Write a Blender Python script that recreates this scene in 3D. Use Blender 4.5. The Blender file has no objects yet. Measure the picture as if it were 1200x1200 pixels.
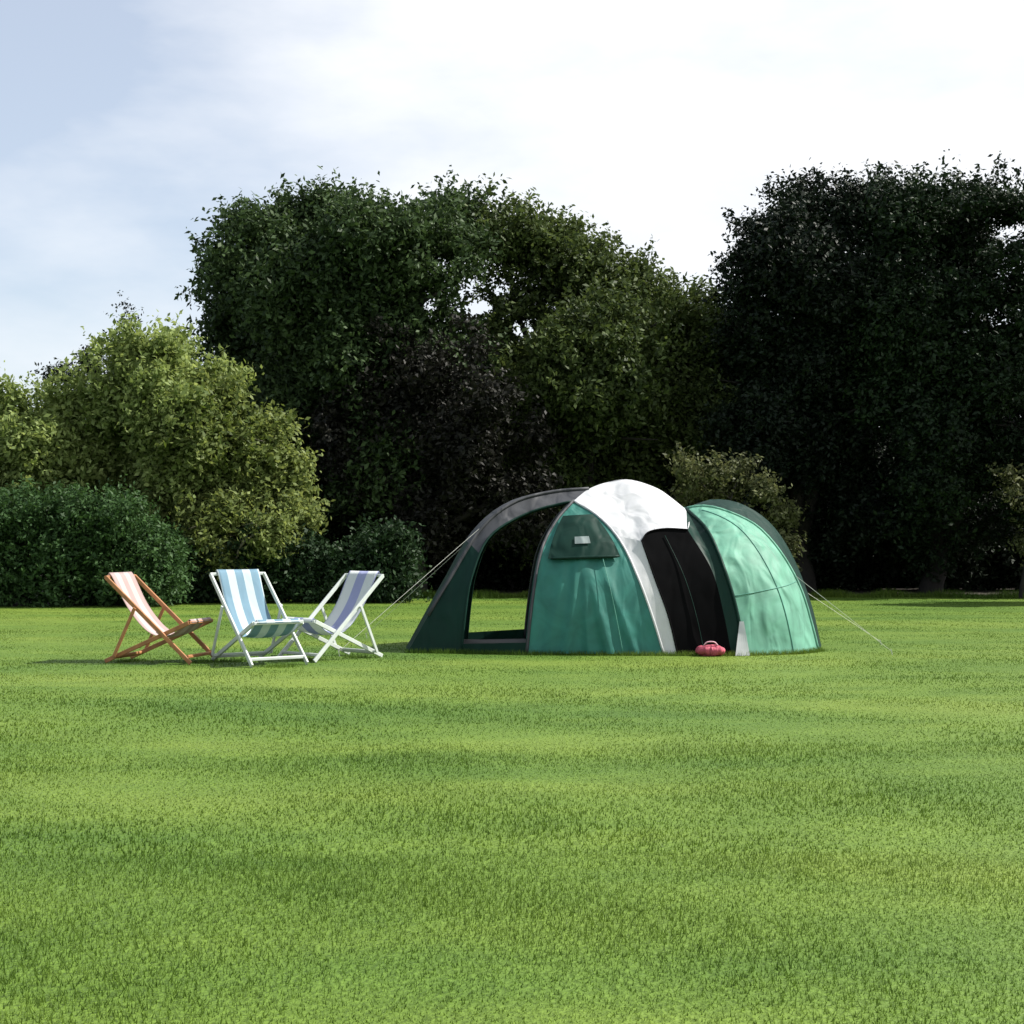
import bpy, bmesh, math, random
import numpy as np
from mathutils import Vector, Matrix
random.seed(7); RNG = np.random.default_rng(7)
SC = bpy.context.scene
COL = SC.collection

# ------------------------------------------------------------------ camera, sky, sun
CAM_H, FPX, HOR = 1.3, 1700.0, 635.0          # eye height; focal length in photo pixels; horizon row
cd = bpy.data.cameras.new('camera'); cam = bpy.data.objects.new('camera', cd); COL.objects.link(cam)
cam.location = (0, 0, CAM_H); cam.rotation_euler = (math.radians(90) + math.atan(35 / FPX), 0, 0)
cd.sensor_width = 36; cd.lens = 51; cd.clip_end = 3000
SC.camera = cam

SUN_EL, SUN_AZ = math.radians(48), math.radians(83)   # azimuth from +Y towards +X
w = bpy.data.worlds.new('World'); SC.world = w; w.use_nodes = True
nt = w.node_tree; nt.nodes.clear()
out = nt.nodes.new('ShaderNodeOutputWorld'); bg = nt.nodes.new('ShaderNodeBackground')
sky = nt.nodes.new('ShaderNodeTexSky'); sky.sky_type = 'NISHITA'; sky.sun_disc = False
sky.sun_elevation = SUN_EL; sky.sun_rotation = SUN_AZ; sky.dust_density = 1.5
tc = nt.nodes.new('ShaderNodeTexCoord'); mp = nt.nodes.new('ShaderNodeMapping')
mp.inputs['Scale'].default_value = (1.0, 1.0, 2.6); mp.inputs['Location'].default_value = (0.35, 0.1, 0.55)
no = nt.nodes.new('ShaderNodeTexNoise'); no.inputs['Scale'].default_value = 1.7; no.inputs['Detail'].default_value = 7
no.inputs['Roughness'].default_value = 0.55
cr = nt.nodes.new('ShaderNodeValToRGB'); cr.color_ramp.elements[0].position = 0.34; cr.color_ramp.elements[1].position = 0.56
cr.color_ramp.elements[0].color = (.35, .35, .35, 1)
mx = nt.nodes.new('ShaderNodeMixRGB'); mx.inputs[2].default_value = (6.2, 6.35, 6.6, 1)
L = nt.links.new
L(tc.outputs['Generated'], mp.inputs[0]); L(mp.outputs[0], no.inputs['Vector']); sx = nt.nodes.new('ShaderNodeSeparateXYZ'); ad = nt.nodes.new('ShaderNodeMath'); ad.operation = 'MULTIPLY_ADD'; ad.inputs[1].default_value = .42
L(tc.outputs['Generated'], sx.inputs[0]); L(sx.outputs[0], ad.inputs[0]); L(no.outputs[0], ad.inputs[2]); L(ad.outputs[0], cr.inputs[0])
L(cr.outputs[0], mx.inputs[0]); L(sky.outputs[0], mx.inputs[1]); L(mx.outputs[0], bg.inputs[0]); L(bg.outputs[0], out.inputs[0])
bg.inputs[1].default_value = 0.10

sd = bpy.data.lights.new('sun', 'SUN'); sd.energy = 5.0; sd.angle = math.radians(0.5); sd.color = (1, .955, .88)
so = bpy.data.objects.new('sun', sd); COL.objects.link(so)
to_sun = Vector((math.sin(SUN_AZ) * math.cos(SUN_EL), math.cos(SUN_AZ) * math.cos(SUN_EL), math.sin(SUN_EL)))
so.rotation_euler = to_sun.to_track_quat('Z', 'Y').to_euler(); so.location = to_sun * 60
SC.view_settings.view_transform = 'Standard'; SC.view_settings.look = 'None'
SC.view_settings.exposure = 0.75; SC.view_settings.gamma = 1

# ------------------------------------------------------------------ helpers
def P(px, py, Y):
    "the real point at distance Y seen at a photo position"
    return Vector(((px - 600) / FPX * Y, Y, CAM_H + (HOR - py) / FPX * Y))
def G(px, Y): return Vector(((px - 600) / FPX * Y, Y, 0))
def tag(o, label=None, cat=None, group=None, kind=None):
    if label: o['label'] = label
    if cat: o['category'] = cat
    if group: o['group'] = group
    if kind: o['kind'] = kind
    return o
def empty(name, loc, rz=0):
    o = bpy.data.objects.new(name, None); COL.objects.link(o); o.location = loc; o.rotation_euler = (0, 0, rz)
    o.empty_display_size = .2
    return o
def link(name, me, mat, parent=None, smooth=False):
    o = bpy.data.objects.new(name, me); COL.objects.link(o)
    if mat: me.materials.append(mat)
    if parent:
        o.parent = parent; o.matrix_parent_inverse = Matrix.Identity(4)
    if smooth:
        me.polygons.foreach_set('use_smooth', [True] * len(me.polygons))
    return o
def np_mesh(name, V, F):
    V = np.asarray(V, dtype=np.float32); F = np.asarray(F, dtype=np.int32)
    k = F.shape[1]; me = bpy.data.meshes.new(name)
    me.vertices.add(len(V)); me.vertices.foreach_set('co', V.ravel())
    me.loops.add(F.size); me.loops.foreach_set('vertex_index', F.ravel())
    me.polygons.add(len(F)); me.polygons.foreach_set('loop_start', np.arange(0, F.size, k, dtype=np.int32))
    me.polygons.foreach_set('loop_total', np.full(len(F), k, dtype=np.int32))
    me.update(calc_edges=True); me.validate()
    return me
class MB:
    def __init__(s): s.v = []; s.f = []
    def add(s, V, F):
        n = len(s.v); s.v += [tuple(p) for p in V]; s.f += [tuple(i + n for i in f) for f in F]
    def tube(s, pts, rad, n=8, cap=True):
        pts = [Vector(p) for p in pts]; m = len(pts)
        if not hasattr(rad, '__len__'): rad = [rad] * m
        V = []; F = []; up = None
        for i, p in enumerate(pts):
            t = (pts[min(i + 1, m - 1)] - pts[max(i - 1, 0)]).normalized()
            if up is None:
                up = Vector((0, 0, 1)) if abs(t.z) < .9 else Vector((1, 0, 0))
            a = t.cross(up).normalized(); up = a.cross(t).normalized()
            for k in range(n):
                g = 2 * math.pi * k / n
                V.append(p + (a * math.cos(g) + up * math.sin(g)) * rad[i])
        for i in range(m - 1):
            for k in range(n):
                F.append((i * n + k, i * n + (k + 1) % n, (i + 1) * n + (k + 1) % n, (i + 1) * n + k))
        if cap: F += [tuple(range(n))[::-1], tuple((m - 1) * n + k for k in range(n))]
        s.add(V, F)
    def bar(s, a, b, w_, h_, side=Vector((0, 1, 0))):
        "rectangular batten from a to b with small chamfers, w_ across 'side'"
        a = Vector(a); b = Vector(b); t = (b - a).normalized(); s1 = side.normalized(); s2 = t.cross(s1).normalized()
        c = min(w_, h_) * .18; x, y = w_ / 2, h_ / 2
        ring = [(x - c, -y), (x, -y + c), (x, y - c), (x - c, y), (-x + c, y), (-x, y - c), (-x, -y + c), (-x + c, -y)]
        V = [p + s1 * u + s2 * v for p in (a, b) for u, v in ring]
        F = [(k, (k + 1) % 8, 8 + (k + 1) % 8, 8 + k) for k in range(8)] + [tuple(range(8))[::-1], tuple(range(8, 16))]
        s.add(V, F)
    def build(s, name, mat, parent=None, off=None, smooth=False):
        me = bpy.data.meshes.new(name)
        V = s.v if off is None else [tuple(Vector(p) - off) for p in s.v]
        me.from_pydata(V, [], s.f); me.update()
        return link(name, me, mat, parent, smooth)
def crom(pts, n):
    "smooth curve through points, n samples even along its length"
    p = [Vector(q) for q in pts]; p = [p[0] * 2 - p[1]] + p + [p[-1] * 2 - p[-2]]
    o = []
    for i in range(1, len(p) - 2):
        for k in range(12):
            t = k / 12; a, b, c, d = p[i - 1:i + 3]
            o.append(.5 * ((2 * b) + (c - a) * t + (2 * a - 5 * b + 4 * c - d) * t * t + (3 * b - a - 3 * c + d) * t ** 3))
    o.append(p[-2]); L_ = [0]
    for i in range(1, len(o)): L_.append(L_[-1] + (o[i] - o[i - 1]).length)
    r = []; j = 0
    for k in range(n):
        s = L_[-1] * k / (n - 1)
        while j < len(o) - 2 and L_[j + 1] < s: j += 1
        f = (s - L_[j]) / max(1e-9, L_[j + 1] - L_[j]); r.append(o[j].lerp(o[j + 1], min(1, max(0, f))))
    return r

# ------------------------------------------------------------------ materials
def mat(name): 
    m = bpy.data.materials.new(name); m.use_nodes = True; m.node_tree.nodes.clear()
    return m, m.node_tree, m.node_tree.nodes.new, m.node_tree.links.new
def plain(name, c, rough=.6, var=.15, scale=12, bump=0, bscale=60):
    m, t, N, Lk = mat(name)
    o = N('ShaderNodeOutputMaterial'); b = N('ShaderNodeBsdfPrincipled'); b.inputs['Roughness'].default_value = rough
    tc = N('ShaderNodeTexCoord'); n = N('ShaderNodeTexNoise'); n.inputs['Scale'].default_value = scale; n.inputs['Detail'].default_value = 5
    r = N('ShaderNodeValToRGB'); r.color_ramp.elements[0].color = (*[x * (1 - var) for x in c], 1); r.color_ramp.elements[1].color = (*[min(1, x * (1 + var)) for x in c], 1)
    r.color_ramp.elements[0].position = .3; r.color_ramp.elements[1].position = .7
    Lk(tc.outputs['Object'], n.inputs['Vector']); Lk(n.outputs[0], r.inputs[0]); Lk(r.outputs[0], b.inputs['Base Color']); Lk(b.outputs[0], o.inputs[0])
    if bump:
        n2 = N('ShaderNodeTexNoise'); n2.inputs['Scale'].default_value = bscale; n2.inputs['Detail'].default_value = 4
        bp = N('ShaderNodeBump'); bp.inputs['Strength'].default_value = bump; bp.inputs['Distance'].default_value = .02
        Lk(tc.outputs['Object'], n2.inputs['Vector']); Lk(n2.outputs[0], bp.inputs['Height']); Lk(bp.outputs[0], b.inputs['Normal'])
    return m
def leafmat(name, c0, c1, trans=.35, rough=.45, nscale=.35):
    m, t, N, Lk = mat(name)
    o = N('ShaderNodeOutputMaterial'); b = N('ShaderNodeBsdfPrincipled'); b.inputs['Roughness'].default_value = rough + .1
    b.inputs['Specular IOR Level'].default_value = .15
    tl = N('ShaderNodeBsdfTranslucent'); ms = N('ShaderNodeMixShader'); ms.inputs[0].default_value = trans
    g = N('ShaderNodeNewGeometry'); tc = N('ShaderNodeTexCoord')
    n = N('ShaderNodeTexNoise'); n.inputs['Scale'].default_value = nscale; n.inputs['Detail'].default_value = 3
    Lk(tc.outputs['Object'], n.inputs['Vector'])
    a = N('ShaderNodeMath'); a.operation = 'MULTIPLY_ADD'; a.inputs[1].default_value = .45
    Lk(g.outputs['Random Per Island'], a.inputs[0])
    a2 = N('ShaderNodeMath'); a2.operation = 'MULTIPLY'; a2.inputs[1].default_value = .62
    Lk(n.outputs[0], a2.inputs[0]); Lk(a2.outputs[0], a.inputs[2])
    r = N('ShaderNodeValToRGB'); r.color_ramp.elements[0].position = .25; r.color_ramp.elements[1].position = .8
    r.color_ramp.elements[0].color = (*c0, 1); r.color_ramp.elements[1].color = (*c1, 1)
    Lk(a.outputs[0], r.inputs[0]); Lk(r.outputs[0], b.inputs['Base Color'])
    hs = N('ShaderNodeHueSaturation'); hs.inputs['Hue'].default_value = .485; hs.inputs['Value'].default_value = 1.3; hs.inputs['Saturation'].default_value = 1.1
    Lk(r.outputs[0], hs.inputs['Color']); Lk(hs.outputs[0], tl.inputs[0])
    Lk(b.outputs[0], ms.inputs[1]); Lk(tl.outputs[0], ms.inputs[2]); Lk(ms.outputs[0], o.inputs[0])
    return m
def fabric(name, c, trans=.3, rough=.55, wr=.35, var=.06, wscale=2.6, c2=None, stripe=None):
    m, t, N, Lk = mat(name)
    o = N('ShaderNodeOutputMaterial'); b = N('ShaderNodeBsdfPrincipled'); b.inputs['Roughness'].default_value = rough
    b.inputs['Specular IOR Level'].default_value = .35
    tl = N('ShaderNodeBsdfTranslucent'); ms = N('ShaderNodeMixShader'); ms.inputs[0].default_value = trans
    tc = N('ShaderNodeTexCoord'); n = N('ShaderNodeTexNoise'); n.inputs['Scale'].default_value = wscale; n.inputs['Detail'].default_value = 5
    n.inputs['Distortion'].default_value = 1.2
    Lk(tc.outputs['Object'], n.inputs['Vector'])
    r = N('ShaderNodeValToRGB'); r.color_ramp.elements[0].position = .3; r.color_ramp.elements[1].position = .7
    r.color_ramp.elements[0].color = (*[x * (1 - var) for x in c], 1); r.color_ramp.elements[1].color = (*[min(1, x * (1 + var)) for x in c], 1)
    Lk(n.outputs[0], r.inputs[0]); col = r.outputs[0]
    if stripe:
        sp = N('ShaderNodeSeparateXYZ'); Lk(tc.outputs['Object'], sp.inputs[0])
        mm = N('ShaderNodeMath'); mm.operation = 'MULTIPLY_ADD'; mm.inputs[1].default_value = stripe; mm.inputs[2].default_value = 100.25
        Lk(sp.outputs[1], mm.inputs[0]); fr = N('ShaderNodeMath'); fr.operation = 'FRACT'; Lk(mm.outputs[0], fr.inputs[0])
        gt = N('ShaderNodeMath'); gt.operation = 'GREATER_THAN'; gt.inputs[1].default_value = .5; Lk(fr.outputs[0], gt.inputs[0])
        mc = N('ShaderNodeMixRGB'); Lk(gt.outputs[0], mc.inputs[0]); Lk(col, mc.inputs[1]); mc.inputs[2].default_value = (*c2, 1); col = mc.outputs[0]
    Lk(col, b.inputs['Base Color']); Lk(col, tl.inputs[0])
    wv = N('ShaderNodeTexNoise'); wv.inputs['Scale'].default_value = wscale * 1.3; wv.inputs['Detail'].default_value = 1.5; wv.inputs['Distortion'].default_value = .6
    mp = N('ShaderNodeMapping'); mp.inputs['Scale'].default_value = (1.3, 1.3, .45); Lk(tc.outputs['Object'], mp.inputs[0]); Lk(mp.outputs[0], wv.inputs['Vector'])
    bp = N('ShaderNodeBump'); bp.inputs['Strength'].default_value = wr; bp.inputs['Distance'].default_value = .12
    Lk(wv.outputs[0], bp.inputs['Height']); Lk(bp.outputs[0], b.inputs['Normal']); Lk(bp.outputs[0], tl.inputs['Normal'])
    Lk(b.outputs[0], ms.inputs[1]); Lk(tl.outputs[0], ms.inputs[2]); Lk(ms.outputs[0], o.inputs[0])
    return m
BARK = plain('bark', (.012, .010, .008), .9, .4, 6, .8, 14)
PALE_BARK = plain('pale_bark', (.16, .14, .11), .9, .35, 8, .6, 20)

# ------------------------------------------------------------------ ground
def lawnmat(name, blades):
    m, t, N, Lk = mat(name)
    o = N('ShaderNodeOutputMaterial'); b = N('ShaderNodeBsdfPrincipled'); b.inputs['Roughness'].default_value = .6
    b.inputs['Specular IOR Level'].default_value = .2
    g = N('ShaderNodeNewGeometry')
    def noise(s, d, sc=(1, 1, 1)):
        mp = N('ShaderNodeMapping'); mp.inputs['Scale'].default_value = sc; Lk(g.outputs['Position'], mp.inputs[0])
        n = N('ShaderNodeTexNoise'); n.inputs['Scale'].default_value = s; n.inputs['Detail'].default_value = d; Lk(mp.outputs[0], n.inputs['Vector']); return n.outputs[0]
    n1 = noise(.5, 4, (.35, 1, 1)); n2 = noise(2.2, 4, (.6, 1, 1)); n3 = noise(40, 3)
    r = N('ShaderNodeValToRGB'); e = r.color_ramp.elements
    e[0].position = .36; e[0].color = (.064, .126, .017, 1); e[1].position = .66; e[1].color = (.128, .188, .030, 1)
    x = e.new(.5); x.color = (.094, .158, .022, 1)
    Lk(n1, r.inputs[0])
    r2 = N('ShaderNodeValToRGB'); r2.color_ramp.elements[0].position = .35; r2.color_ramp.elements[1].position = .68
    r2.color_ramp.elements[0].color = (.85, .88, .80, 1); r2.color_ramp.elements[1].color = (1.12, 1.08, 1.08, 1)
    Lk(n2, r2.inputs[0])
    mu = N('ShaderNodeMixRGB'); mu.blend_type = 'MULTIPLY'; mu.inputs[0].default_value = 1; Lk(r.outputs[0], mu.inputs[1]); Lk(r2.outputs[0], mu.inputs[2])
    r3 = N('ShaderNodeValToRGB'); r3.color_ramp.elements[0].position = .3; r3.color_ramp.elements[1].position = .7
    r3.color_ramp.elements[0].color = (.80, .82, .75, 1); r3.color_ramp.elements[1].color = (1.22, 1.2, 1.15, 1)
    if blades: Lk(g.outputs['Random Per Island'], r3.inputs[0])
    else: Lk(n3, r3.inputs[0])
    mu2 = N('ShaderNodeMixRGB'); mu2.blend_type = 'MULTIPLY'; mu2.inputs[0].default_value = 1; Lk(mu.outputs[0], mu2.inputs[1]); Lk(r3.outputs[0], mu2.inputs[2])
    Lk(mu2.outputs[0], b.inputs['Base Color'])
    if blades:
        tl = N('ShaderNodeBsdfTranslucent'); ms = N('ShaderNodeMixShader'); ms.inputs[0].default_value = .4
        Lk(mu2.outputs[0], tl.inputs[0]); Lk(b.outputs[0], ms.inputs[1]); Lk(tl.outputs[0], ms.inputs[2]); Lk(ms.outputs[0], o.inputs[0])
    else:
        bp = N('ShaderNodeBump'); bp.inputs['Strength'].default_value = .5; bp.inputs['Distance'].default_value = .05
        Lk(n3, bp.inputs['Height']); Lk(bp.outputs[0], b.inputs['Normal']); Lk(b.outputs[0], o.inputs[0])
    return m
def lawn_z(x, y):
    return .035 * np.sin(x * .55 + 1.3) * np.sin(y * .43) * np.clip((18 - y) / 10, 0, 1) * 1.0
nx, ny = 90, 160
xs = np.concatenate([[-400, -120], np.linspace(-40, 40, nx), [120, 400]]); ys = np.concatenate([[-60, -10], np.linspace(0, 50, ny), [120, 700]])
XX, YY = np.meshgrid(xs, ys); ZZ = lawn_z(XX, YY)
V = np.stack([XX, YY, ZZ], -1).reshape(-1, 3); W_ = len(xs)
F = [(j * W_ + i, j * W_ + i + 1, (j + 1) * W_ + i + 1, (j + 1) * W_ + i) for j in range(len(ys) - 1) for i in range(W_ - 1)]
tag(link('lawn', np_mesh('lawn', V, F), lawnmat('lawn', False), smooth=True), kind='structure')

def edge_y(x): return 34.1 + .35 * np.sin(x * .9) + .2 * np.sin(x * 2.7 + 1) + np.where(x < -5, (-5 - x) * -.9, 0)
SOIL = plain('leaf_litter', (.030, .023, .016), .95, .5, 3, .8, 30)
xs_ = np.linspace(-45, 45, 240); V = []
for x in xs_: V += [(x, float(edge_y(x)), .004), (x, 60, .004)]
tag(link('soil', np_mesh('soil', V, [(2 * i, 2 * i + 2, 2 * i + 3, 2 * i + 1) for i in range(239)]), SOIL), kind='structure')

def blades():
    Ps = []
    for (y0, y1, dens, h, wd) in ((3.4, 6, 6500, .022, .0045), (6, 9.5, 2800, .022, .007), (9.5, 13, 1300, .021, .010), (13, 17, 850, .019, .011), (17, 22, 520, .018, .013), (22, 28, 300, .018, .016), (28, 34, 200, .018, .02)):
        ym = y1 * .38 + .6; n = int((y1 - y0) * 2 * ym * dens)
        y = RNG.uniform(y0, y1, n); x = RNG.uniform(-1, 1, n) * ym
        k = np.abs(x) < y * .38 + .5; x, y = x[k], y[k]
        pat = .75 + .35 * np.sin(x * 1.7 + np.sin(y * 1.1) * 2) * np.sin(y * 2.1 + x)
        hh = h * RNG.uniform(.55, 1.35, len(x)) * pat
        Ps.append((x, y, hh, np.full(len(x), wd)))
    # longer tufts the mower misses: along the tent hem, round the chair feet and at the shady back edge
    def tuft(x0, y0, x1, y1, n, sp, h):
        t = RNG.random(n); Ps.append((x0 + (x1 - x0) * t + RNG.normal(size=n) * sp, y0 + (y1 - y0) * t + RNG.normal(size=n) * sp, h * RNG.uniform(.4, 1.3, n), np.full(n, .006)))
    q = [G(478, 17.0), G(541, 16.88), G(617, 16.65), G(778, 16.55), G(870, 16.57), G(935, 16.85), G(962, 17.3)]
    for a, b in zip(q[:-1], q[1:]): tuft(a.x, a.y, b.x, b.y, int(1300 * (b - a).length), .035, .06)
    for px, Y in ((150, 15.8), (235, 15.7), (272, 15.8), (330, 15.1), (365, 15.9), (420, 16.3)):
        c = G(px, Y); tuft(c.x - .12, c.y, c.x + .12, c.y, 260, .07, .05)
    n = 26000; ex = RNG.uniform(-8.5, 14, n); ey = edge_y(ex) + RNG.normal(size=n) * .22 - .1
    Ps.append((ex, ey, RNG.uniform(.05, .22, n) * (.6 + .5 * np.sin(ex * 2.3) ** 2), np.full(n, .014)))
    x, y, h, wd = [np.concatenate([p[i] for p in Ps]) for i in range(4)]
    n = len(x); a = RNG.uniform(0, 2 * np.pi, n); dx, dy = np.cos(a) * wd * .5, np.sin(a) * wd * .5
    lean = RNG.uniform(0, .8, n) * h; b = RNG.uniform(0, 2 * np.pi, n); z = lawn_z(x, y) - .003
    V = np.empty((n, 3, 3), np.float32)
    V[:, 0] = np.stack([x - dx, y - dy, z], -1); V[:, 1] = np.stack([x + dx, y + dy, z], -1)
    V[:, 2] = np.stack([x + np.cos(b) * lean, y + np.sin(b) * lean, z + h], -1)
    return np_mesh('grass', V.reshape(-1, 3), np.arange(3 * n).reshape(-1, 3))
tag(link('grass', blades(), lawnmat('grass', True)), 'short mown green grass covering the whole lawn', 'grass', kind='stuff')

# ------------------------------------------------------------------ foliage
def leaves(C, R, n, size, seed, up=.25, shell=.55, flat=1.0, hole=None):
    "n leaf faces spread over clumps with centres C and radii R"
    g = np.random.default_rng(seed); C = np.asarray(C); R = np.asarray(R)
    K = 9; ns = n // K
    p = R ** 2; idx = g.choice(len(C), ns, p=p / p.sum())
    d = g.normal(size=(ns, 3)); d[:, 2] += .15; d /= np.linalg.norm(d, axis=1)[:, None]
    rr = R[idx] * (.15 + .85 * g.random(ns) ** .5)
    org = C[idx] + d * rr[:, None] * np.array([1, 1, flat])
    sd_ = d * .8 + g.normal(size=(ns, 3)) * .55; sd_[:, 2] += up * .8; sd_[:, 2] *= flat; sd_ /= np.linalg.norm(sd_, axis=1)[:, None]
    ln = size * 6.0 * g.uniform(.5, 1.5, ns)
    tt = (np.arange(K) + .5) / K
    pos = (org[:, None, :] + sd_[:, None, :] * ln[:, None, None] * tt[None, :, None] + g.normal(size=(ns, K, 3)) * size * .75).reshape(-1, 3)
    dd = np.repeat(d, K, axis=0); n = len(pos)
    nrm = dd * .5 + g.normal(size=(n, 3)) * .6; nrm[:, 2] += up; nrm /= np.linalg.norm(nrm, axis=1)[:, None]
    if hole is not None:
        for hc, hr, pr in hole:
            q = ((pos - np.array(hc)) / np.array(hr)); k = ((q ** 2).sum(1) > 1) | (g.random(len(pos)) > pr)
            pos, nrm = pos[k], nrm[k]
    k = pos[:, 2] > .02; pos, nrm = pos[k], nrm[k]; n = len(pos)
    t = np.cross(nrm, g.normal(size=(n, 3))); t /= np.linalg.norm(t, axis=1)[:, None]; b = np.cross(nrm, t)
    s = size * g.uniform(.55, 1.35, n)[:, None]
    V = np.empty((n, 4, 3), np.float32)
    V[:, 0] = pos - t * s; V[:, 1] = pos + b * s * .5 + nrm * s * .12; V[:, 2] = pos + t * s; V[:, 3] = pos - b * s * .5 + nrm * s * .12
    return V.reshape(-1, 3), np.arange(4 * n).reshape(-1, 4)
def clumps(lobes, per, seed, kr=(.13, .34), squash=1.0):
    "break every big lobe into many small clumps near its surface, some sticking out"
    g = random.Random(seed); C = []; R = []
    for (c, r) in lobes:
        m = max(9, int(per * 2.2 * (r / 1.8) ** 1.6))
        for _ in range(m):
            d = Vector((g.gauss(0, 1), g.gauss(0, 1), g.gauss(0, 1))).normalized(); d.z *= squash
            k = g.uniform(*kr) * r; q = g.uniform(.45, 1.0)
            if g.random() < .16: q = g.uniform(.98, 1.06); k *= .6
            C.append(Vector(c) + d * (r - k) * q); R.append(k)
    return [tuple(c) for c in C], R
def lob(lst, Y, dy=1.0, seed=0):
    g = random.Random(seed); o = []
    for t in lst:
        px, py, r = t[:3]; yy = Y + (t[3] if len(t) > 3 else g.uniform(-dy, dy))
        o.append((P(px, py, yy), r / FPX * yy))
    return o
def make_tree(name, label, cat, group, base, lobes, m, n, size, seed, per=26, trunk_r=.25, forks=5, bark=BARK, hole=None, kr=(.13, .34), squash=1.0, up=.25, leafname='crown', flat=1.0):
    root = empty(name, base); tag(root, label, cat, group); g = random.Random(seed)
    C, R = clumps(lobes, per, seed, kr, squash)
    V, F = leaves(C, R, n, size, seed, hole=hole, up=up, flat=flat)
    V = V - np.array(base, dtype=np.float32)
    link(leafname, np_mesh(leafname, V, F), m, root)
    tb = MB(); big = sorted(lobes, key=lambda q: -q[1])[:forks]
    cz = min(q[0].z - q[1] * .3 for q in lobes); fz = max(.5, min(cz, 2.6))
    fork = Vector((g.uniform(-.15, .15), g.uniform(-.1, .1), fz))
    tb.tube(crom([Vector((0, 0, -.15)), Vector((.03, 0, fz * .25)), fork * .6 + Vector((g.uniform(-.08, .08), 0, 0)), fork], 9), [trunk_r * q for q in (1.45, 1.15, 1.0, .95, .9, .86, .83, .8, .78)], 10)
    for (c, r) in big:
        e = Vector(c) - Vector(base); mid = fork.lerp(e, .5) + Vector((g.uniform(-.3, .3), g.uniform(-.3, .3), g.uniform(0, .4)))
        pts = crom([fork * .96, mid, e + Vector((0, 0, r * .4))], 8)
        tb.tube(pts, [trunk_r * (.62 - .07 * i) for i in range(8)], 7)
        for _ in range(4):
            s_ = pts[g.randint(3, 6)]; d = Vector((g.gauss(0, 1), g.gauss(0, 1), abs(g.gauss(.3, .6)))).normalized() * r * .9
            tb.tube([s_, s_ + d * .5 + Vector((0, 0, .1)), s_ + d], [trunk_r * .2, trunk_r * .12, trunk_r * .04], 5)
    tb.build('trunk', bark, root, smooth=True)
    return root

OAK = leafmat('oak_leaf', (.012, .026, .010), (.062, .102, .036), .22)
LIME = leafmat('lime_leaf', (.018, .032, .010), (.090, .125, .038), .28)
COPPER = leafmat('copper_leaf', (.006, .0065, .005), (.020, .020, .014), .1)
YEW = leafmat('yew_leaf', (.004, .008, .005), (.011, .021, .009), .05)
CEDAR = leafmat('cedar_leaf', (.005, .011, .005), (.019, .038, .014), .08)
OLIVE = leafmat('olive_leaf', (.080, .125, .028), (.300, .370, .135), .42)
OLIVE2 = leafmat('hazel_leaf', (.060, .092, .020), (.240, .290, .100), .42)
HEDGE = leafmat('hedge_leaf', (.018, .044, .014), (.060, .120, .038), .25)
DARK = leafmat('laurel_leaf', (.004, .008, .004), (.012, .021, .009), .06, .5)
PALE = leafmat('pale_leaf', (.035, .045, .016), (.150, .165, .075), .3)

# --- the two big crowns in the middle
hole = [(P(558, 343, 36), (.42, 14, .36), .99), (P(520, 305, 36), (.30, 14, .26), .95), (P(615, 372, 36), (.34, 14, .28), .95), (P(500, 350, 36), (.2, 14, .3), .9), (P(585, 320, 36), (.3, 14, .2), .9), (P(550, 340, 36), (2.4, 14, 1.3), .5)]
make_tree('broadleaf_tree', 'tall dark green tree with the broadest round crown, left of the centre', 'tree', 'tall trees along the back of the lawn',
          G(420, 37), lob([(272, 325, 52), (262, 300, 38), (305, 282, 62), (350, 262, 52), (400, 262, 56), (340, 350, 85), (440, 290, 80), (530, 268, 62), (500, 310, 80), (420, 400, 100),
                           (290, 420, 70), (350, 490, 85), (280, 380, 52), (500, 420, 90), (350, 580, 80), (460, 560, 90), (240, 335, 24)], 37, 1.6, 3),
          OAK, 230000, .078, 11, 34, .38, 7, hole=hole)
make_tree('broadleaf_tree', 'olive green tree whose crown slopes down to the right, behind the tent', 'tree', 'tall trees along the back of the lawn',
          G(690, 37.5), lob([(590, 285, 62), (640, 305, 72), (600, 380, 80), (690, 345, 78), (745, 360, 68), (795, 385, 62), (700, 440, 100), (620, 480, 90), (780, 470, 90), (840, 405, 55), (720, 560, 95), (620, 580, 80), (830, 500, 70)], 37.5, 1.5, 5),
          LIME, 190000, .078, 12, 34, .32, 6, hole=hole)
make_tree('copper_leaved_tree', 'dark purplish brown tree in front of the broad green crown', 'tree', 'tall trees along the back of the lawn',
          G(490, 34.5), lob([(425, 445, 38), (462, 412, 30), (505, 440, 45), (560, 415, 28), (575, 470, 42), (385, 510, 34), (620, 520, 34), (460, 500, 60), (540, 530, 62), (420, 560, 50), (610, 590, 50), (500, 600, 80), (395, 480, 26), (540, 385, 18), (440, 385, 16)], 34.7, 1.1, 6),
          COPPER, 70000, .07, 13, 34, .2, 5)
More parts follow.
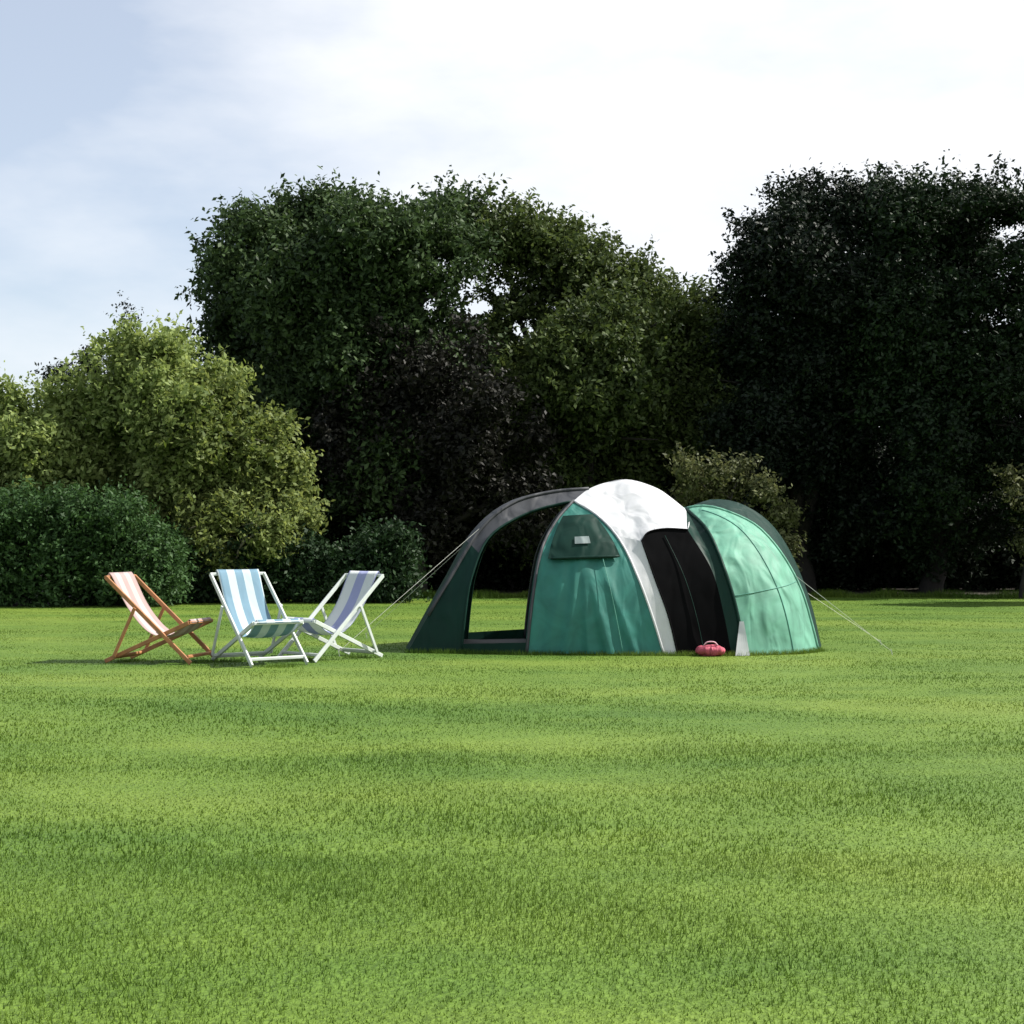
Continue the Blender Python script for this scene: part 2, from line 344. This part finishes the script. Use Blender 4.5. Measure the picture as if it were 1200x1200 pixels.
# --- dark trees on the right
make_tree('yew_tree', 'nearly black tree with a ragged left edge, right of the sky gap', 'tree', 'tall trees along the back of the lawn',
          G(940, 37), lob([(905, 275, 50), (880, 330, 48), (945, 245, 48), (940, 330, 90), (885, 420, 65), (970, 430, 90), (890, 500, 65), (868, 262, 20), (860, 300, 22), (1000, 255, 62), (1010, 350, 80), (870, 560, 60), (960, 530, 85), (860, 380, 40), (915, 225, 22), (1010, 620, 50), (930, 620, 50), (1035, 240, 45)], 37, 1.5, 7),
          YEW, 170000, .065, 14, 34, .32, 6)
make_tree('yew_tree', 'dark tree with faint green clumps, between the black tree and the layered one', 'tree', 'tall trees along the back of the lawn',
          G(1090, 36), lob([(1060, 265, 62), (1110, 300, 80), (1070, 380, 85), (1130, 250, 48), (1140, 440, 80), (1060, 470, 75), (1080, 550, 75), (1150, 540, 70), (1030, 225, 30), (1120, 620, 45), (1095, 580, 60, -1.8), (1090, 520, 55, -1.8), (1080, 640, 45), (1165, 220, 40), (1090, 225, 40)], 36, 1.3, 8),
          CEDAR, 130000, .065, 15, 34, .3, 6)
make_tree('cedar_tree', 'dark tree with flat layered branches at the far right edge', 'tree', 'tall trees along the back of the lawn',
          G(1215, 35), lob([(1200, 245, 48), (1185, 530, 60), (1230, 600, 60), (1170, 620, 45), (1180, 300, 40), (1240, 290, 60), (1190, 350, 50), (1250, 370, 70), (1180, 405, 50), (1240, 440, 70), (1175, 460, 45), (1290, 330, 80), (1290, 450, 80), (1230, 330, 60), (1215, 400, 60), (1235, 240, 50), (1160, 235, 36), (1150, 350, 45), (1200, 520, 50), (1160, 560, 40)], 35, 1.2, 9),
          CEDAR, 110000, .065, 16, 30, .3, 6, squash=.5, flat=.35, up=.7)

make_tree('young_tree', 'dark young tree whose leaves reach in at the right edge above the shaded lawn', 'tree', None, Vector((12.9, 30.6, 0)),
          [(Vector((12.7, 30.6, 2.4)), 1.1), (Vector((13.1, 31.0, 3.3)), 1.3), (Vector((12.4, 30.3, 3.6)), 1.0), (Vector((13.0, 30.4, 4.5)), 1.1), (Vector((13.6, 30.8, 2.6)), 1.1)], CEDAR, 30000, .06, 91, 30, .1, 4)
# --- undergrowth along the back
g_ = random.Random(21); k = 0
UL = ['dark shrub behind the left deckchair', 'dark shrub behind the middle deckchair', 'dark shrub behind the right deckchair', 'dark shrub just left of the tent', 'dark shrub behind the tent porch',
      'dark shrub behind the green side of the tent', 'dark shrub behind the white tent roof', 'dark shrub behind the mint tent end', 'dark shrub first right of the tent', 'dark shrub second to the right of the tent', 'dark shrub third to the right of the tent', 'dark shrub nearest the right edge under the layered tree']
for px, top in ((205, 600), (290, 590), (375, 560), (440, 570), (520, 540), (600, 545), (690, 530), (790, 500), (955, 560), (1040, 520), (1120, 540), (1195, 560)):
    Y = 38.8 if px > 330 else 34; r = (700 - top) * .5
    far = px > 900
    make_tree('shrub', UL[k] + ', leafy to the ground', 'shrub', 'dark shrubs under the tall trees', G(px, Y),
              lob([(px - 25, top + 50, 48), (px + 22, top + 58, 50), (px, top + 95, 60), (px - 40, top + 110, 42), (px + 45, top + 112, 42)], Y, .6, 30 + k),
              DARK, 26000, .075, 40 + k, 20, .07, 4)
    k += 1
hb = [(P(px, 470 + 22 * math.sin(px * .05), 43), 75 / FPX * 43) for px in range(300, 1400, 55)] + [(P(px, 590, 43), 95 / FPX * 43) for px in range(200, 1400, 55)] + [(P(px, 675, 42), 60 / FPX * 42) for px in range(150, 1450, 38)]
C, R = clumps(hb, 14, 77); V, F = leaves(C, R, 200000, .15, 78)
hb2 = None
tag(link('woodland', np_mesh('woodland', V, F), YEW), 'dark wood filling the gaps behind the tall trees', 'woodland', kind='stuff')

# --- pale shrubs
make_tree('pale_shrub', 'pale yellowish shrub showing above the mint end of the tent', 'shrub', None, G(850, 33),
          lob([(798, 545, 15), (815, 565, 20), (845, 552, 14), (872, 556, 22), (898, 580, 20), (918, 610, 18), (850, 590, 34), (925, 645, 18), (790, 590, 20)], 33, .5, 51), PALE, 10000, .055, 52, 18, .06, 4)
make_tree('pale_shrub', 'grey green shrub cut by the right edge of the picture', 'shrub', None, G(1195, 33.5),
          lob([(1190, 575, 24), (1215, 590, 36), (1170, 560, 10), (1225, 640, 40), (1230, 560, 30)], 33.5, .5, 53), PALE, 3200, .06, 54, 14, .05, 3)

# --- sunlit trees on the left
make_tree('olive_tree', 'sunlit yellow green tree at the far left edge, its crown above the hedge', 'tree', 'sunlit trees on the left', G(20, 33),
          lob([(10, 500, 42), (-40, 500, 55), (60, 495, 40), (20, 462, 16), (-8, 455, 16), (30, 560, 60), (90, 540, 50), (92, 438, 18), (60, 455, 24), (-50, 570, 60), (50, 540, 60), (100, 500, 40), (60, 610, 50), (0, 620, 50), (120, 600, 45)], 32.5, .9, 61), OLIVE, 66000, .07, 62, 26, .14, 6, kr=(.12, .28))
make_tree('olive_tree', 'sunlit yellow green tree with the highest spiky top, left of the dark crown', 'tree', 'sunlit trees on the left', G(165, 33),
          lob([(150, 430, 42), (185, 425, 40), (215, 440, 40), (130, 480, 50), (190, 490, 60), (140, 550, 50), (210, 560, 50), (147, 385, 12), (112, 412, 18), (205, 405, 28), (170, 520, 60), (250, 450, 36)], 32.5, .9, 63), OLIVE, 66000, .07, 64, 26, .14, 6, kr=(.12, .28))
make_tree('spruce', 'slender dark spruce whose spire pokes up behind the sunlit trees', 'tree', None, G(147, 41),
          lob([(147, 345 + 14 * i, 8 + 3.4 * i, 0) for i in range(16)], 41, 0, 67), YEW, 30000, .05, 68, 26, .12, 3)
make_tree('yew_tree', 'small dark round headed tree showing behind the top of the far left tree', 'tree', None, G(98, 41),
          lob([(97, 424, 18), (82, 442, 20), (112, 440, 22), (60, 440, 14), (98, 500, 40), (98, 560, 40)], 41, .3, 69), YEW, 16000, .06, 70, 24, .1, 3)
make_tree('olive_tree', 'shorter sunlit tree leaning in front of the dark broad crown', 'tree', 'sunlit trees on the left', G(285, 32.3),
          lob([(250, 480, 36), (285, 520, 40), (250, 540, 45), (320, 540, 34), (300, 590, 42), (345, 590, 26), (250, 610, 34), (322, 500, 20), (280, 560, 55), (230, 510, 45), (345, 550, 18), (210, 600, 34)], 32, .8, 65), OLIVE2, 52000, .07, 66, 26, .10, 5, bark=PALE_BARK)

make_tree('hazel_shrub', 'olive leaved shrub on pale stems, between the hedge and the dark shade', 'shrub', None, G(282, 31),
          lob([(240, 625, 30), (275, 610, 34), (320, 625, 28), (350, 605, 22), (225, 660, 26), (300, 650, 22), (265, 665, 20)], 31, .5, 71), OLIVE2, 20000, .06, 72, 20, .05, 6, bark=PALE_BARK)
# --- hedge on the left, built as a leafy bank with thin stems
hr = empty('hedge', G(70, 29.6)); tag(hr, 'tall deep green hedge at the left edge, in front of the sunlit trees', 'hedge')
C = []; R = []; gg = random.Random(5)
for _ in range(520):
    px = gg.uniform(-190, 205); y = gg.uniform(28.9, 30.4); top = 2.15 + .08 * math.sin(px * .06) - max(0, px - 150) * .02
    C.append((G(px, y).x, y, gg.uniform(.1, max(.5, top)))); R.append(gg.uniform(.2, .4))
V, F = leaves(C, R, 110000, .05, 70); V = V - np.array(hr.location, dtype=np.float32)
link('foliage', np_mesh('foliage', V, F), HEDGE, hr)
s = MB()
for i in range(10):
    x = G(-150 + 36 * i, 29.6).x - hr.location.x; s.tube([(x, 0, -.1), (x + .05, .05, .9), (x - .05, 0, 1.8)], [.05, .035, .015], 6)
s.build('stems', BARK, hr, smooth=True)

h2 = empty('hedge', G(335, 31.2)); tag(h2, 'low darker hedge running behind the deckchairs towards the tent', 'hedge')
C = []; R = []
for _ in range(300):
    px = gg.uniform(190, 475); y = gg.uniform(30.8, 31.8)
    C.append((G(px, y).x, y, gg.uniform(.1, 1.15 + .25 * math.sin(px * .045) + .1 * math.sin(px * .13)))); R.append(gg.uniform(.18, .36))
V, F = leaves(C, R, 60000, .055, 75); V = V - np.array(h2.location, dtype=np.float32)
link('foliage', np_mesh('foliage', V, F), leafmat('low_hedge_leaf', (.008, .020, .008), (.026, .054, .020), .15), h2)
s = MB()
for i in range(8):
    x = G(210 + 36 * i, 31.2).x - h2.location.x; s.tube([(x, 0, -.1), (x + .04, .05, .5), (x - .04, 0, 1.0)], [.04, .03, .012], 6)
s.build('stems', BARK, h2, smooth=True)

# ------------------------------------------------------------------ tent
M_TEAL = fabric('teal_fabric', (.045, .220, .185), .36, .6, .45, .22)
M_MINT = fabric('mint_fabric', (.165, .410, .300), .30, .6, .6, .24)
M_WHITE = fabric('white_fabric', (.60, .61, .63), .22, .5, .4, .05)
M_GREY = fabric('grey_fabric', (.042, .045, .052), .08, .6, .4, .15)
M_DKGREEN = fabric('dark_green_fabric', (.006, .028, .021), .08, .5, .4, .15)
M_BLACK = fabric('black_mesh', (.003, .003, .0035), .0, .95, .2, .2)
M_DKGREEN.node_tree.nodes['Principled BSDF'].inputs['Specular IOR Level'].default_value = .12
M_BLACK.node_tree.nodes['Principled BSDF'].inputs['Specular IOR Level'].default_value = .06
M_POLE = plain('fibreglass_pole', (.30, .31, .32), .4, .05)
M_CORD = plain('cord', (.55, .55, .5), .8, .05)
TY = 18.0
ORI = Vector((G(720, TY).x, TY, 0))
tent = empty('tent', ORI)
tag(tent, 'green and white family dome tent with a dark doorway and open porch on the lawn', 'tent')
def mir(p): return Vector((p.x, 2 * TY - p.y, p.z))
NS = 25
def cur(pts, n=NS):
    c = crom([P(*q) for q in pts], n)
    if abs(c[0].z) < .12: c[0] = Vector((c[0].x, c[0].y, .012))
    return c
def coons(c0, c1, d0, d1):
    "c0: u at v=0, c1: u at v=1, d0: v at u=0, d1: v at u=1"
    nu, nv = len(c0), len(d0); V = []
    for j in range(nv):
        v = j / (nv - 1)
        for i in range(nu):
            u = i / (nu - 1)
            V.append(c0[i] * (1 - v) + c1[i] * v + d0[j] * (1 - u) + d1[j] * u - (c0[0] * (1 - u) * (1 - v) + c0[-1] * u * (1 - v) + c1[0] * (1 - u) * v + c1[-1] * u * v))
    F = [(j * nu + i, j * nu + i + 1, (j + 1) * nu + i + 1, (j + 1) * nu + i) for j in range(nv - 1) for i in range(nu - 1)]
    return V, F
def bulge(V, nu, nv, amt):
    c = sum(V, Vector()) / len(V); 
    n = (V[nu - 1] - V[0]).cross(V[(nv - 1) * nu] - V[0]).normalized()
    if n.y > 0: n = -n
    return [V[j * nu + i] + n * amt * math.sin(math.pi * i / (nu - 1)) * math.sin(math.pi * j / (nv - 1)) for j in range(nv) for i in range(nu)]
def line(a, b, n=NS): return [a.lerp(b, i / (n - 1)) for i in range(n)]
def sub(c, f0, f1, n=NS):
    m = len(c) - 1; o = []
    for i in range(n):
        t = (f0 + (f1 - f0) * i / (n - 1)) * m; k = min(int(t), m - 1); o.append(c[k].lerp(c[k + 1], t - k))
    return o
def panel(name, patches, m, both=True, label=None, amt=0.0, parent=tent):
    made = []
    for back in ((False, True) if both else (False,)):
        mb = MB()
        for (c0, c1, d0, d1) in patches:
            V, F = coons(c0, c1, d0, d1)
            if amt: V = bulge(V, len(c0), len(d0), amt)
            if back: V, F = [mir(p) for p in V], [f[::-1] for f in F]
            mb.add(V, F)
        bm = bmesh.new(); me = bpy.data.meshes.new(name); me.from_pydata([tuple(Vector(p) - ORI) for p in mb.v], [], mb.f)
        bm.from_mesh(me); bmesh.ops.remove_doubles(bm, verts=bm.verts, dist=.0015); bm.to_mesh(me); bm.free()
        o = link(name, me, m, parent, smooth=True)
        if label and not back: o['label'] = label
        made.append(o)
    return made[0]
Lp = (672, 587, 17.6)
a0 = cur([(478, 764, 17.05), (500, 725, 17.1), (524, 684, 17.2), (562, 622, 17.4), (600, 590, 17.6), (645, 577, 17.78), (690, 573, 17.85)])
a1 = cur([(541, 764, 16.95), (546, 715, 17.0), (553, 676, 17.1), (574, 629, 17.3), (620, 601, 17.52), Lp])
a2 = cur([(617, 767, 16.7), (623, 710, 16.78), (633, 650, 17.0), (650, 613, 17.3), Lp])
a3 = cur([(778, 768, 16.6), (764, 722, 16.68), (748, 678, 16.8), (728, 636, 17.05), (702, 606, 17.35), Lp])
a4l = cur([(794, 768, 16.6), (783, 722, 16.68), (768, 680, 16.8), (752, 634, 17.0)])      # left edge of the doorway
dt = cur([(752, 634, 17.0), (760, 624, 17.06), (780, 620, 17.1), (806, 621, 17.1)])            # top of the doorway
a5l = cur([(857, 768, 16.62), (848, 720, 16.7), (834, 668, 16.85), (806, 621, 17.1)])           # right edge of the doorway
a6 = cur([(870, 768, 16.62), (864, 720, 16.7), (849, 668, 16.85), (829, 622, 17.2), (804, 596, 17.8)])
cw = cur([Lp, (690, 573, 17.85), (712, 565, 18), (738, 562, 18), (772, 573, 18), (797, 592, 18)])
cwr = cur([(797, 592, 18), (802, 594, 17.9), (804, 596, 17.8)], 9)
mt = cur([(959, 766, 17.3), (952, 736, 17.3), (938, 690, 17.35), (915, 648, 17.45), (886, 616, 17.55), (848, 598, 17.65), (822, 593, 17.75), (804, 596, 17.8)])
cr_ = cur([(962, 757.8, 18), (950, 706, 18), (928, 650, 18), (902, 612, 18), (868, 590, 18), (836, 585, 18), (812, 592, 18)])
# porch corner at the foot (dark), its hood above (grey), and the end wall across the tent
nb = 13
def xline(i, n=nb): return line(a0[i], a1[i], n)
K = 11
panel('porch_corner_panel', [(xline(0), xline(K), a0[:K + 1], a1[:K + 1])], M_DKGREEN, label='dark panel at the foot of the porch')
panel('porch_hood', [(xline(K), xline(NS - 1), a0[K:], a1[K:])], M_GREY, label='grey hood above the porch opening', amt=.0)
def across(p, out_=.08):
    q = mir(p); m_ = (p + q) / 2 + Vector((-out_, 0, out_ * .6 if p.z > .3 else 0)); return crom([p, m_, q], nb)
A0m = [mir(p) for p in a0]
panel('porch_end_wall', [(across(a0[0]), across(a0[K]), a0[:K + 1], A0m[:K + 1])], M_DKGREEN, both=False)
panel('porch_canopy', [(across(a0[K]), across(a0[-1], .01), a0[K:], A0m[K:])], M_GREY, both=False)
# teal side triangle
def pleat_side():
    V = []; nu, nv = 61, 41
    for j in range(nv):
        v = j / (nv - 1); p, q = sub(a2, v, v, 2)[0], sub(a3, v, v, 2)[0]; wdt = (q - p).length
        for i in range(nu):
            u = i / (nu - 1); e = math.sin(math.pi * u)
            d = .07 * e * math.sin(math.pi * min(1, v * 1.1 + .08))
            for (u0, sl, am, wd) in ((.30, .25, .05, .05), (.47, .05, .045, .04), (.62, -.16, .055, .05), (.80, -.22, .03, .035), (.15, .3, .025, .04)):
                d += am * wdt / 1.5 * math.exp(-((u - u0 - sl * v) / wd) ** 2) * max(0, 1 - v * 1.15) ** .6 * min(1, e * 3)
            V.append(p.lerp(q, u) + Vector((-.25, -.95, .15)) * d)
    F = [(j * nu + i, j * nu + i + 1, (j + 1) * nu + i + 1, (j + 1) * nu + i) for j in range(nv - 1) for i in range(nu - 1)]
    mb = MB(); mb.add([mir(p) - ORI for p in V], [f[::-1] for f in F]); mb.build('side_panel', M_TEAL, tent, smooth=True)
    mb = MB(); mb.add([p - ORI for p in V], F)
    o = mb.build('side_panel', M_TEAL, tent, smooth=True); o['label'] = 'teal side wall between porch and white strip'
pleat_side()
# white roof: strip left of the door, and roof between crest and door head
f = .66
s3 = sub(a3, 0, f); u3 = sub(a3, f, 1)
crest_w = cw
strip = (line(s3[0], a4l[0], nb), line(s3[-1], a4l[-1], nb), s3, a4l)
roof_bot = [s3[-1].lerp(a4l[-1], i / 8) for i in range(8)] + list(sub(dt, 0, 1, 17))
a5_top = cur([(806, 621, 17.1), (808, 612, 17.4), (804, 596, 17.8)], NS)
roof_top = sub(crest_w, 0, 1, 25)
roof = (roof_bot, sub(cw, .12, 1, 25)[:], u3[:1] + [u3[0].lerp(cw[3], i / 24) for i in range(1, 25)], [a5_top[i].lerp(a5_top[i], 0) for i in range(24)] + [cwr[0]])
mainf = (roof_bot, sub(cw, 0, 1, 25), u3, a5_top[:-1] + [cw[-1]])
panel('roof_panel', [strip, mainf], M_WHITE, label='white roof and front strip')
# doorway: black mesh door set back slightly, dark green strip on the right
panel('door', [(line(a4l[0], a5l[0], nb), sub(dt, 0, 1, nb), a4l, a5l)], M_BLACK, both=False, label='dark mesh doorway')
rear = [(line(mir(a4l[0]), mir(a5l[0]), nb), [mir(p) for p in sub(dt, 0, 1, nb)], [mir(p) for p in a4l], [mir(p) for p in a5l])]
panel('rear_wall', rear, M_DKGREEN, both=False)
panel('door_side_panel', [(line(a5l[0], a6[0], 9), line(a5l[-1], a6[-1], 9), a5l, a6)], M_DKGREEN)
# mint bedroom and its dark green back band
foot = crom([a6[0], P(905, 769, 16.72), P(940, 768, 16.95), mt[0]], nb)
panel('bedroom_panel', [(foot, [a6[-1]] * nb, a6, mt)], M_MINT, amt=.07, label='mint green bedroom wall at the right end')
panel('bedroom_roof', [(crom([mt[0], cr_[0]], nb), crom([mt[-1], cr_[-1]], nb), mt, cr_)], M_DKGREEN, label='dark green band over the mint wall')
# black inner bedroom, seen only through the doorway mesh side
# sleeves / poles
def sleeve(c, r, m=M_GREY, name='pole_sleeve', both=True):
    mb = MB(); mb.tube([p + Vector((0, -.006, .004)) - ORI for p in c], r, 7)
    mb.build(name, m, tent, smooth=True)
    if both:
        mb = MB(); mb.tube([mir(p) + Vector((0, .006, .004)) - ORI for p in c], r, 7); mb.build(name, m, tent, smooth=True)
sleeve(sub(a0, .15, 1), .022); sleeve(a1, .014, M_DKGREEN); sleeve(a2, .020, M_WHITE if False else M_GREY)
sleeve(a3, .014, M_WHITE); sleeve(a4l, .010, M_BLACK); sleeve(dt, .010, M_BLACK, both=False); sleeve(a6, .020, M_DKGREEN); sleeve(mt, .016, M_MINT)
def strand(c, name, m, rad=.006):
    mb = MB(); mb.tube([p - ORI for p in c], rad, 6); mb.build(name, m, tent, smooth=True)
def on_mint(v0, v1, u0, u1, n=24):
    V_, F_ = coons(foot, [a6[-1]] * nb, a6, mt); V_ = bulge(V_, nb, NS, .07); o = []
    for i in range(n):
        t = i / (n - 1); v = (v0 + (v1 - v0) * t) * (NS - 1); u = (u0 + (u1 - u0) * t) * (nb - 1)
        j, k = min(int(v), NS - 2), min(int(u), nb - 2); fv, fu = v - j, u - k
        o.append((V_[j * nb + k] * (1 - fu) + V_[j * nb + k + 1] * fu) * (1 - fv) + (V_[(j + 1) * nb + k] * (1 - fu) + V_[(j + 1) * nb + k + 1] * fu) * fv + Vector((0, -.004, .002)))
    return o
M_SEAM = fabric('seam_tape', (.08, .26, .20), .1)
strand(on_mint(.0, .9, .55, .5), 'seam', M_SEAM); strand(on_mint(.30, .34, .02, .98), 'seam', M_SEAM, .005)
rs = [roof_bot[14].lerp(sub(cw, 0, 1, 25)[14], i / 20) for i in range(21)]
# window with rolled flap high in the teal side
def onpanel(c0, c1, fv, fu, off=.03):
    a = sub(c0, fv, fv, 2)[0]; b = sub(c1, fv, fv, 2)[0]; return a.lerp(b, fu) + Vector((0, -off - .075 * math.sin(math.pi * fu), .01))
def onrect(v0, v1, u0, u1, off, name, m, n=9):
    g = [[onpanel(a2, a3, v0 + (v1 - v0) * j / (n - 1), u0 + (u1 - u0) * i / (n - 1), off) for i in range(n)] for j in range(n)]
    return panel(name, [(g[0], g[-1], [r[0] for r in g], [r[-1] for r in g])], m, both=False)
onrect(.52, .84, .10, .90, .035, 'window', M_DKGREEN)
onrect(.61, .66, .40, .60, .055, 'window_flap', fabric('flap_fabric', (.22, .27, .27), .2))
strand([onpanel(a2, a3, .52, .13 + .76 * i / 20, .05) for i in range(21)], 'rolled_flap', M_DKGREEN, [.012 + .012 * math.sin(math.pi * i / 20) ** .5 for i in range(21)])
strand([onpanel(a2, a3, .02 + .49 * i / 20, .70, .052) for i in range(21)], 'zip', M_SEAM, .004)
strand(rs, 'seam', fabric('pale_seam', (.45, .46, .48), .1), .004)
strand([p.lerp(q, .5) + Vector((0, -.006, 0)) for p, q in zip(a4l, a5l)], 'zip', M_DKGREEN, .004)
# low sill across both porch openings
for q in (lambda p: p, mir):
    mb = MB(); a, b = q(a1[0]), q(a2[0]); mb.add([a - ORI, b - ORI, b + Vector((0, 0, .13)) - ORI, a + Vector((0, 0, .10)) - ORI], [(0, 1, 2, 3)])
    o = mb.build('porch_sill', M_DKGREEN, tent)
mb = MB(); g0 = [a0[0], a1[0], a2[0], a3[0], a6[0], mt[0]]; ring = [p + Vector((0, 0, .0)) for p in g0] + [mir(p) for p in g0[::-1]]
mb.add([Vector((p.x, p.y, .02)) - ORI for p in ring], [tuple(range(len(ring)))]); mb.build('groundsheet', plain('groundsheet', (.02, .02, .022), .6, .2), tent)
# pale mudflap by the doorway
mb = MB(); c = [P(866, 728, 16.66), P(871, 728, 16.63), P(878, 768, 16.55), P(861, 768, 16.52)]; V, F = coons(line(c[3], c[2], 6), line(c[0], c[1], 6), line(c[3], c[0], 6), line(c[2], c[1], 6))
mb.add([p - ORI + Vector((0, -.02, 0)) for p in V], F); mb.build('door_tieback', M_WHITE, tent)
# guy lines with pegs
for (a, b) in ((a0[14], Vector((a0[0].x - .75, 16.5, 0))), (mir(a0[14]), Vector((a0[0].x - .75, 19.6, 0))), (mt[9], Vector((mt[0].x + .7, 16.7, 0))), (cr_[6], Vector((cr_[0].x + .8, 18.3, 0)))):
    mb = MB(); mb.tube([a - ORI, b + Vector((0, 0, .05)) - ORI], .0025, 5); gl = mb.build('guy_line', M_CORD, tent)
    mb = MB(); mb.tube([b + Vector((0, 0, .07)) - ORI, b + Vector((.03, 0, -.05)) - ORI], .004, 5); mb.build('peg', M_POLE, gl)
# red bundle in the doorway
rb = empty('bag', P(832, 768, 16.5) * 1.0); rb.location.z = 0
tag(rb, 'small pinkish red bag lying at the foot of the dark tent doorway', 'bag')
bm = bmesh.new(); bmesh.ops.create_icosphere(bm, subdivisions=4, radius=1)
for v in bm.verts:
    x, y, z = v.co; sx = math.copysign(abs(x) ** .7, x); v.co = (sx * .17, y * .09, .065 + z * .065 + .006 * math.sin(7 * x + 4 * y)); v.co.z = max(v.co.z, .0)
me = bpy.data.meshes.new('body'); bm.to_mesh(me); bm.free(); link('body', me, fabric('red_cloth', (.42, .08, .12), .1, .7, .6, .2, 8), rb, True)
mb = MB(); mb.tube(crom([(-.08, -.03, .125), (-.04, -.04, .165), (.04, -.04, .165), (.08, -.03, .125)], 10), .008, 6); mb.build('handle', plain('pink_webbing', (.62, .35, .42), .8), rb, smooth=True)

# ------------------------------------------------------------------ deckchairs
ORANGE_WOOD = plain('orange_wood', (.34, .15, .06), .6, .25, 9, .15, 40)
WHITE_WOOD = plain('white_painted_wood', (.48, .52, .50), .5, .08, 9)
def deckchair(loc, rz, label, cloth, wood, sc=1.0):
    root = empty('deckchair', loc, rz); root.scale = (sc,) * 3
    tag(root, label, 'deckchair', 'deckchairs grouped on the lawn')
    AT, AB = Vector((-.50, 0, .92)), Vector((.50, 0, .015)); BT, BB = Vector((.46, 0, .44)), Vector((-.52, 0, .015))
    Y1, Y2 = .31, .275
    f = MB()
    for s in (-1, 1): f.bar(AT + Vector((0, s * Y1, 0)), AB + Vector((0, s * Y1, 0)), .024, .045)
    for t in (.0, .93):
        p = AT.lerp(AB, t); f.bar(p + Vector((0, -Y1, 0)), p + Vector((0, Y1, 0)), .034, .034, Vector((1, 0, 0)))
    f.build('back_frame', wood, root)
    f = MB()
    for s in (-1, 1): f.bar(BT + Vector((0, s * Y2, 0)), BB + Vector((0, s * Y2, 0)), .024, .045)
    for t in (.0, .9):
        p = BT.lerp(BB, t); f.bar(p + Vector((0, -Y2, 0)), p + Vector((0, Y2, 0)), .034, .034, Vector((1, 0, 0)))
    f.build('seat_frame', wood, root)
    f = MB(); q = AT.lerp(AB, .36); e = BB.lerp(BT, .14)
    for s in (-1, 1): f.bar(q + Vector((0, s * .34, 0)), e + Vector((0, s * .34, 0)), .02, .035)
    f.bar(e + Vector((0, -.34, 0)), e + Vector((0, .34, 0)), .028, .028, Vector((1, 0, 0)))
    f.build('support_strut', wood, root)
    c = crom([AT + Vector((-.02, 0, .01)), AT + Vector((.02, 0, .022)), Vector((-.30, 0, .60)), Vector((-.10, 0, .36)), Vector((.08, 0, .27)), Vector((.27, 0, .31)), BT + Vector((-.02, 0, .025)), BT + Vector((.02, 0, .0))], 34)
    V = []; n = 13
    for j, p in enumerate(c):
        for i in range(n):
            u = i / (n - 1) * 2 - 1; sg = math.sin(math.pi * j / 33)
            V.append(p + Vector((.0, u * (.245 - .012 * sg), .022 * u * u * sg)))
    F = [(j * n + i, j * n + i + 1, (j + 1) * n + i + 1, (j + 1) * n + i) for j in range(33) for i in range(n - 1)]
    f = MB(); f.add(V, F); o = f.build('sling', cloth, root, smooth=True)
    md = o.modifiers.new('thick', 'SOLIDIFY'); md.thickness = .004
    return root
PINK = fabric('pink_canvas', (.42, .31, .30), .25, .8, .2, .05, 3, (.52, .45, .43), 5.0)
BLUE = fabric('blue_canvas', (.17, .29, .38), .25, .8, .2, .05, 3, (.48, .56, .60), 5.5)
LILAC = fabric('lilac_canvas', (.30, .33, .52), .25, .8, .2, .05, 3, (.60, .64, .64), 3.3)
deckchair(G(190, 15.8), math.radians(-14), 'deckchair with pale pink canvas and orange wooden frame, leftmost of the three', PINK, ORANGE_WOOD)
deckchair(G(303, 15.6), math.radians(-54), 'deckchair with light blue striped canvas facing the camera, in the middle', BLUE, WHITE_WOOD, 1.03)
deckchair(G(388, 16.2), math.radians(228), 'deckchair with lilac and white canvas facing left, nearest the tent', LILAC, WHITE_WOOD)
